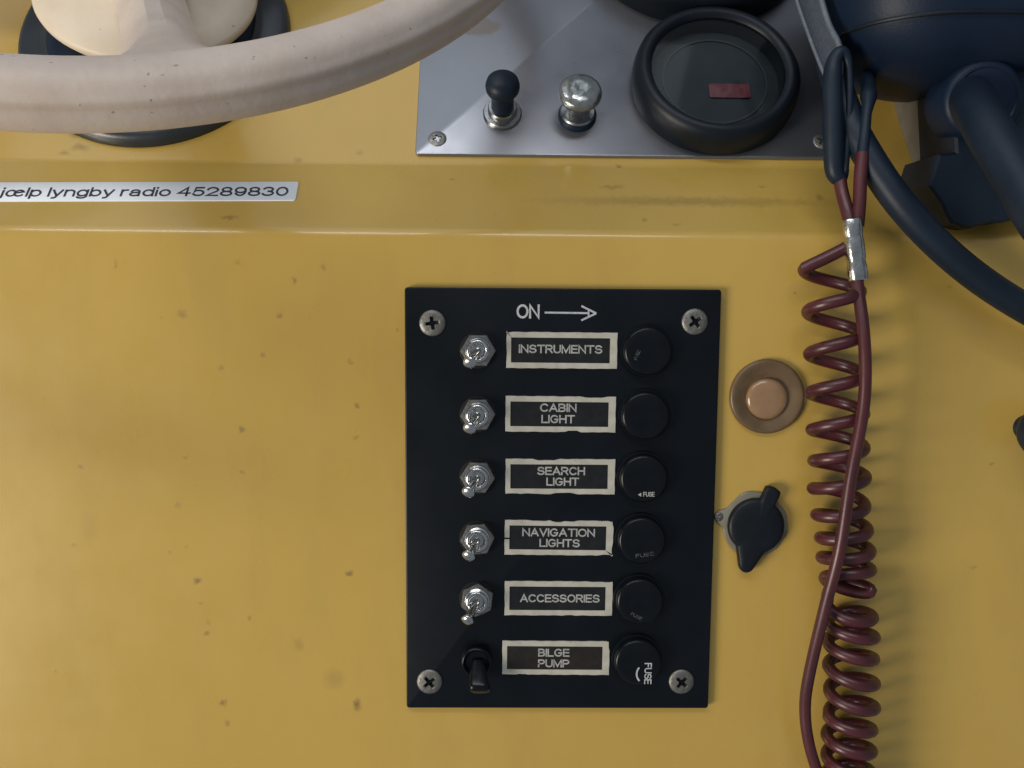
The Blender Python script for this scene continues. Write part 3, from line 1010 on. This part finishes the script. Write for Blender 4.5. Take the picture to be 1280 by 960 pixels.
wt, wy = 0.6720, 0.1738                    # the wheel leans back 38.5 degrees and turns 10 degrees
nn = Vector((math.sin(wy) * math.cos(wt), -math.cos(wt) * math.cos(wy), math.sin(wt)))
wex = Vector((math.cos(wy), math.sin(wy), 0))
wev = nn.cross(wex)
if wev.z < 0:
    wev = -wev
wh = thing("steering_wheel", "cream plastic steering wheel with worn speckled rim", "steering wheel", frame((-180.6, 58.9, 198.8), wex, wev, nn))
WR, WH = 155.6, 97.1
rings = []
SEGS = 200
for i in range(SEGS):
    a = 2 * PI * i / SEGS
    ring = []
    for j in range(64):
        b = 2 * PI * j / 64
        cb, sb = math.cos(b), math.sin(b)                 # cb outward, sb towards the driver
        ex_ = math.copysign(abs(cb) ** 0.85, cb) * 9.3
        ez_ = math.copysign(abs(sb) ** 0.90, sb) * 9.7
        # moulding step where the two halves of the rim meet, on the outer side
        db = (b + PI) % (2 * PI) - PI
        g = 0.55 * math.exp(-((db - 0.42) / 0.16) ** 2) - 0.75 * math.exp(-((db - 0.12) / 0.13) ** 2)
        ring.append(((WR + ex_ + g * cb) * math.cos(a), (WR + ex_ + g * cb) * math.sin(a), WH + ez_ + g * sb))
    rings.append(ring)
mb = MB()
n = 64
verts = [p for r in rings for p in r]
faces = [(i * n + j, i * n + (j + 1) % n, ((i + 1) % SEGS) * n + (j + 1) % n, ((i + 1) % SEGS) * n + j) for i in range(SEGS) for j in range(n)]
mb.add(verts, faces)
mb.build("rim", "cream", wh, angle=70)
hub = MB()
hub.lathe([(20.0, 12.5), (42.0, 17.0), (45.0, 20.5), (45.6, 22.5), (44.8, 24.2), (39.0, 28.0), (30.0, 33.0), (24.0, 38.0), (22.0, 46.0), (19.0, 50.0), (8.0, 52.0), (1.0, 52.2)], 80)
hub.build("hub", "cream_hub", wh, angle=45)
MB().lathe([(12.0, 6.0), (12.0, 20.0)], 32).build("shaft", "shell", wh)


def spoke(adeg):
    a0 = math.radians(adeg)
    er = Vector((math.cos(a0), math.sin(a0), 0))
    et = Vector((-math.sin(a0), math.cos(a0), 0))
    ez = Vector((0, 0, 1))
    rings = []
    for r, z, w, wt_, h in ((14, 36, 13, 7, 11), (30, 40, 11.5, 5.5, 10.5), (60, 52, 11.0, 5.4, 9.5), (95, 68, 10.6, 5.2, 9.0), (118, 79, 11.2, 5.8, 8.8), (131, 85.5, 13.6, 8.0, 8.4), (140, 90, 18.5, 12.0, 7.8), (150, 95, 28.0, 20.0, 7.0)):
        w, wt_ = w * 1.14, wt_ * 1.1
        c = er * r + ez * z
        sec = [(-w, -h * 0.55), (w, -h * 0.55), (w, h * 0.05), (wt_ * 1.05, h * 0.75), (wt_ * 0.45, h * 0.98), (-wt_ * 0.45, h * 0.98), (-wt_ * 1.05, h * 0.75), (-w, h * 0.05)]
        dn = Vector((-er.x * 0.42, -er.y * 0.42, 0.907))
        rings.append([tuple(c + et * s + dn * q) for s, q in sec])
    m_ = MB()
    m_.loft(rings)
    return m_.build("spoke", "cream", wh, angle=24)


for ad in (-76.6, 43.4, 163.4):
    spoke(ad)

# ------------------------------------------------------------------ throttle control, top right
tc_ = thing("throttle_control", "bulky black throttle control with a lever hanging at the dash corner", "throttle", frame((150, 10, 165), (1, 0, 0), (0, 1, 0), (0, 0, 1)))
OX, OY, OZ = 150.0, 10.0, 165.0


def rel(p):
    return (p[0] - OX, p[1] - OY, p[2] - OZ)


def superell(c, s, e1, e2, nu=40, nv=28):
    def pw(v, e):
        return math.copysign(abs(v) ** e, v)
    rings = []
    for i in range(nv + 1):
        la = -PI / 2 + PI * i / nv
        la = max(-PI / 2 + 0.02, min(PI / 2 - 0.02, la))
        rings.append([rel((c[0] + s[0] * pw(math.cos(la), e1) * pw(math.cos(2 * PI * j / nu), e2),
                           c[1] + s[1] * pw(math.cos(la), e1) * pw(math.sin(2 * PI * j / nu), e2),
                           c[2] + s[2] * pw(math.sin(la), e1))) for j in range(nu)])
    return MB().loft(rings)


superell((153, 14, 216), (50, 46, 49), 0.72, 0.8).build("housing", "shell", tc_, angle=60)


def wall_block(poly, yf, eps=0.2, bev=1.2, back_max=999.0):
    """outline in x, z; front at y = yf, back following the console surface"""
    back = [rel((x, min(surf_y(z) - eps, back_max), z)) for x, z in poly]
    fr0 = [rel((x, min(yf + bev, surf_y(z) - eps - 0.2), z)) for x, z in poly]
    ins = inset(poly, bev * 0.7)
    fr1 = [rel((x, yf, z)) for x, z in ins]
    return MB().loft([back, fr0, fr1])


bk = [(147.4, 176.0), (149.2, 158.0), (151.2, 141.0), (165.0, 141.0), (165.0, 176.0)]
wall_block(bk, 21.8, bev=0.3).build("bracket", "bracket", tc_, smooth=False)
bp = [(147.2, 178.0), (148.9, 160.0), (150.9, 141.4), (144.4, 140.6), (142.6, 134.0), (141.0, 128.6), (143.6, 125.5), (146.8, 121.5), (148.8, 117.2), (150.9, 114.2), (153.4, 113.6), (155.2, 112.6),
      (158.8, 112.3), (161.2, 113.4), (164.0, 113.9), (166.4, 114.9), (170.0, 114.6), (174.6, 115.6), (178.5, 116.6), (183.0, 119.0), (190.0, 123.5), (210.0, 128.0), (210.0, 178.0)]
wall_block(bp, -8.0, back_max=21.5).build("rubber_boot", "rubber", tc_, angle=30)
cap = MB()
rings = []
cdir = Vector((-0.05, -0.93, -0.10)).normalized()
q = cdir.to_track_quat("Z", "Y").to_matrix()
for r, z in ((15, -16), (15, 0), (14.5, 1.6), (13.2, 2.6), (11.8, 2.8), (11.2, 2.3), (9.0, 2.4), (5.0, 3.0), (0.7, 3.2)):
    rings.append([rel(tuple(Vector((157, -13, 160)) + q @ Vector((r * math.cos(t_), r * math.sin(t_), z)))) for t_ in [2 * PI * j / 48 for j in range(48)]])
cap.loft(rings)
cap.build("pivot_cap", "shell", tc_, angle=40)
superell((200, -6, 214), (24, 32, 38), 0.5, 0.5).build("side_cover", "cover", tc_, angle=60)
# parting seam round the housing
mb = MB()
def seam_pt(t_):
    la = math.radians(-28)
    pw = lambda v, e: math.copysign(abs(v) ** e, v)
    c_ = pw(math.cos(la), 0.72)
    return rel((153 + 50.2 * c_ * pw(math.cos(t_), 0.8), 14 + 46.2 * c_ * pw(math.sin(t_), 0.8), 216 + 49 * pw(math.sin(la), 0.72)))
mb.tube([seam_pt(2 * PI * k_ / 96) for k_ in range(97)], 0.8, 8)
mb.build("seam", "bezel", tc_)
lv = MB()
pth = spline([(152, -14, 161), (149, -26, 153), (148, -37, 143), (150.5, -50, 127), (154.5, -64, 108), (166, -72, 92), (176, -80, 70)], 8)
rad = [interp(i / (len(pth) - 1), [0, 0.1, 0.2, 0.9, 1.0], [8.0, 8.2, 8.0, 7.6, 6.0]) for i in range(len(pth))]
lv.tube([rel(p_) for p_ in pth], rad, 24)
lv.build("lever", "rubber", tc_, angle=60)

# ------------------------------------------------------------------ black cable sweeping to the right
pth = spline([(103, 4, 184), (105.5, 0, 170), (109.0, -2, 159), (114.0, -8, 143.5), (128.5, -14.5, 119.5), (152, -14.8, 97.8), (181, -14.5, 79.8), (218, -12, 64), (270, -6.2, 50)], 10)
mb = MB()
O = Vector((103, 4, 184))
mb.tube([tuple(p_ - O) for p_ in pth], 5.7, 20)
cb = mb.build("cable", "rubber", None, angle=60)
cb.location = O * MM
tag(cb, "thick black cable sweeping across the console from behind the lanyard clip", "cable")

# ------------------------------------------------------------------ strap loop hanging left of the throttle
st = thing("strap", "dark folded webbing strap with pale edges above the lanyard clip", "strap", frame((98, 4, 172), (1, 0, 0), (0, 1, 0), (0, 0, 1)))


def srel(p):
    return (p[0] - 98, p[1] - 4, p[2] - 172)


ledge = spline([(88.5, 6, 226), (89.5, 4, 205), (93.0, 0, 190), (98.2, -5, 173), (100.5, -6, 168)], 6)
redge = spline([(97.5, 4, 226), (98.5, 2, 205), (101.0, -2, 191), (104.2, -6, 181), (104.6, -7, 170)], 6)
mb = MB()
rings = []
for a_, b_ in zip(ledge, redge):
    off = Vector((0, 1.1, 0))
    mid = (a_ + b_) / 2 + Vector((0, 1.4, 0))
    rings.append([srel(a_ - off * 0.5), srel(mid - off * 0.5), srel(b_ - off * 0.5), srel(b_ + off * 0.5), srel(mid + off * 0.5), srel(a_ + off * 0.5)])
mb.loft(rings)
mb.build("webbing", "strap", st, angle=50)
for ed, r_ in ((ledge, 0.75), (redge, 1.2)):
    mb = MB()
    mb.tube([srel(p_) for p_ in ed], r_, 10)
    mb.build("piping", "piping", st)

# ------------------------------------------------------------------ coiled lanyard
ly = thing("coiled_lanyard", "dark red coiled safety lanyard with black clip hanging over the console", "lanyard", frame((105, -10, 130), (1, 0, 0), (0, 1, 0), (0, 0, 1)))


def lrel(p):
    return (p[0] - 105, p[1] + 10, p[2] - 130)


# black clip: a long narrow closed hook, its left bar thick, its right bar thin
pts = [(105.6, -9, 130.5), (103.4, -9, 134), (102.6, -8.5, 145), (102.0, -8, 158), (101.6, -7.5, 169), (102.4, -7, 175.5), (104.8, -7, 178.6), (107.4, -7, 175.5),
       (108.3, -7.5, 168), (108.5, -8, 156), (108.0, -8.5, 144), (107.4, -9, 134), (105.6, -9, 130.0)]
pth = spline(pts, 6)
nP = len(pth)
rad = [interp(i / (nP - 1), [0, 0.10, 0.18, 0.36, 0.44, 0.54, 0.62, 0.9, 1.0], [3.0, 3.7, 3.9, 3.5, 2.8, 2.2, 1.35, 1.35, 2.8]) for i in range(nP)]
mb = MB()
mb.tube([lrel(p_) for p_ in pth], rad, 16)
mb.build("clip", "rubber", ly, angle=60)
mb = MB()
mb.tube([lrel(p_) for p_ in spline([(105.4, -9, 132), (106.0, -10.5, 126), (107.0, -13.5, 119), (108.2, -15.6, 112)], 6)], 2.5, 14)
mb.build("cord_strand", "cord", ly)
mb = MB()
mb.tube([lrel(p_) for p_ in spline([(110.6, -15.8, 112), (111.2, -15.2, 121), (111.6, -14, 131), (112.4, -13, 140)], 6)], 2.5, 14)
mb.build("cord_strand", "cord", ly)
pth = spline([(112.3, -13.2, 138), (113.2, -12, 148), (114.2, -10.5, 155), (115.9, -7.5, 160.5), (118.0, -2, 166), (120.5, 6, 173)], 6)
rad = [interp(i / (len(pth) - 1), [0, 0.1, 0.4, 0.55, 0.68, 0.8, 1], [2.3, 2.3, 1.9, 2.4, 3.3, 2.8, 3.0]) for i in range(len(pth))]
mb = MB()
mb.tube([lrel(p_) for p_ in pth], rad, 14)
mb.build("sleeve", "rubber", ly, angle=60)
# crimped ferrule
d0, d1 = Vector((107.9, -16.6, 114.6)), Vector((110.9, -18.6, 91.6))
ax = (d1 - d0).normalized()
sx_ = Vector((1, 0, 0)) - ax * ax.x
sx_.normalize()
sy_ = ax.cross(sx_)
rings = []
for t_, k_ in ((0.0, 0.93), (0.02, 1.0), (0.22, 1.0), (0.26, 0.93), (0.31, 0.93), (0.35, 1.0), (0.62, 1.0), (0.66, 0.93), (0.72, 0.93), (0.76, 1.0), (0.98, 1.0), (1.0, 0.93)):
    c_ = d0 + (d1 - d0) * t_
    rings.append([lrel(c_ + sx_ * (3.5 * k_ * math.copysign(abs(math.cos(b_)) ** 0.7, math.cos(b_))) + sy_ * (2.9 * k_ * math.copysign(abs(math.sin(b_)) ** 0.7, math.sin(b_)))) for b_ in [2 * PI * j / 32 for j in range(32)]])
MB().loft(rings).build("ferrule", "ferrule", ly, angle=35)
# straight cord in front of the coil
pth = spline([(110.0, -18.0, 96), (110.6, -19.5, 88), (111.6, -24, 72), (112.0, -26.5, 56), (111.2, -27.4, 41), (107.6, -28.2, 17), (104.6, -28.6, -10), (101.2, -25, -35),
              (98.6, -19, -64), (98.6, -16, -80), (101.0, -15.6, -95), (106.0, -16, -110), (113.0, -17, -128), (118, -17, -160)], 8)
mb = MB()
mb.tube([lrel(p_) for p_ in pth], 2.3, 16)
mb.build("straight_cord", "cord", ly)
# the coil
ys = [330, 400, 500, 600, 680, 780, 880, 965, 1100]
zs = [97.9, 76.4, 45.2, 13.4, -12.4, -45.3, -78.9, -107.9, -154.0]
cxs = [102.2, 104.6, 106.6, 109.2, 112.4, 117.0, 118.8, 119.0, 119.0]
bends = [335, 388, 441, 490, 537, 576, 612, 645, 674, 699, 722, 757, 783, 808, 838, 869, 898, 925, 951, 978, 1005, 1032]
path = [(109.6, -16.2, 108.0), (108.0, -14.5, 104.6)]
rnd = random.Random(5)
steps = 26
for i in range(len(bends) - 1):
    tw = rnd.uniform(-0.6, 0.6)
    for s in range(steps):
        t_ = s / steps
        yy = bends[i] + (bends[i + 1] - bends[i]) * t_
        # the stretched turns bend sharply, the closed ones lie flat
        ph = PI + 2 * PI * t_
        z_ = interp(yy, ys, zs)
        a_ = interp(yy, [335, 500, 640, 740, 965], [10.2, 9.8, 9.6, 8.8, 8.6])
        b_ = interp(yy, [335, 500, 640, 965], [8.8, 9.0, 9.0, 8.6])
        hand = interp(yy, [722, 752], [-1.0, 1.0])   # the coil reverses its winding at the flopped turn
        wob = 0.0
        if 700 < yy < 780:                        # one turn has flopped over
            wob = 3.4 * math.sin((yy - 700) / 80 * PI) * math.sin(ph)
        path.append((interp(yy, ys, cxs) + a_ * math.cos(ph) + 0.9 * tw, -12.6 + hand * b_ * math.sin(ph), z_ + wob + 0.9 * tw * math.sin(ph)))
mb = MB()
mb.tube([lrel(p_) for p_ in spline(path[:3], 5)[:-1] + [Vector(p_) for p_ in path[2:]]], 2.45, 14)
mb.build("coil", "cord", ly)
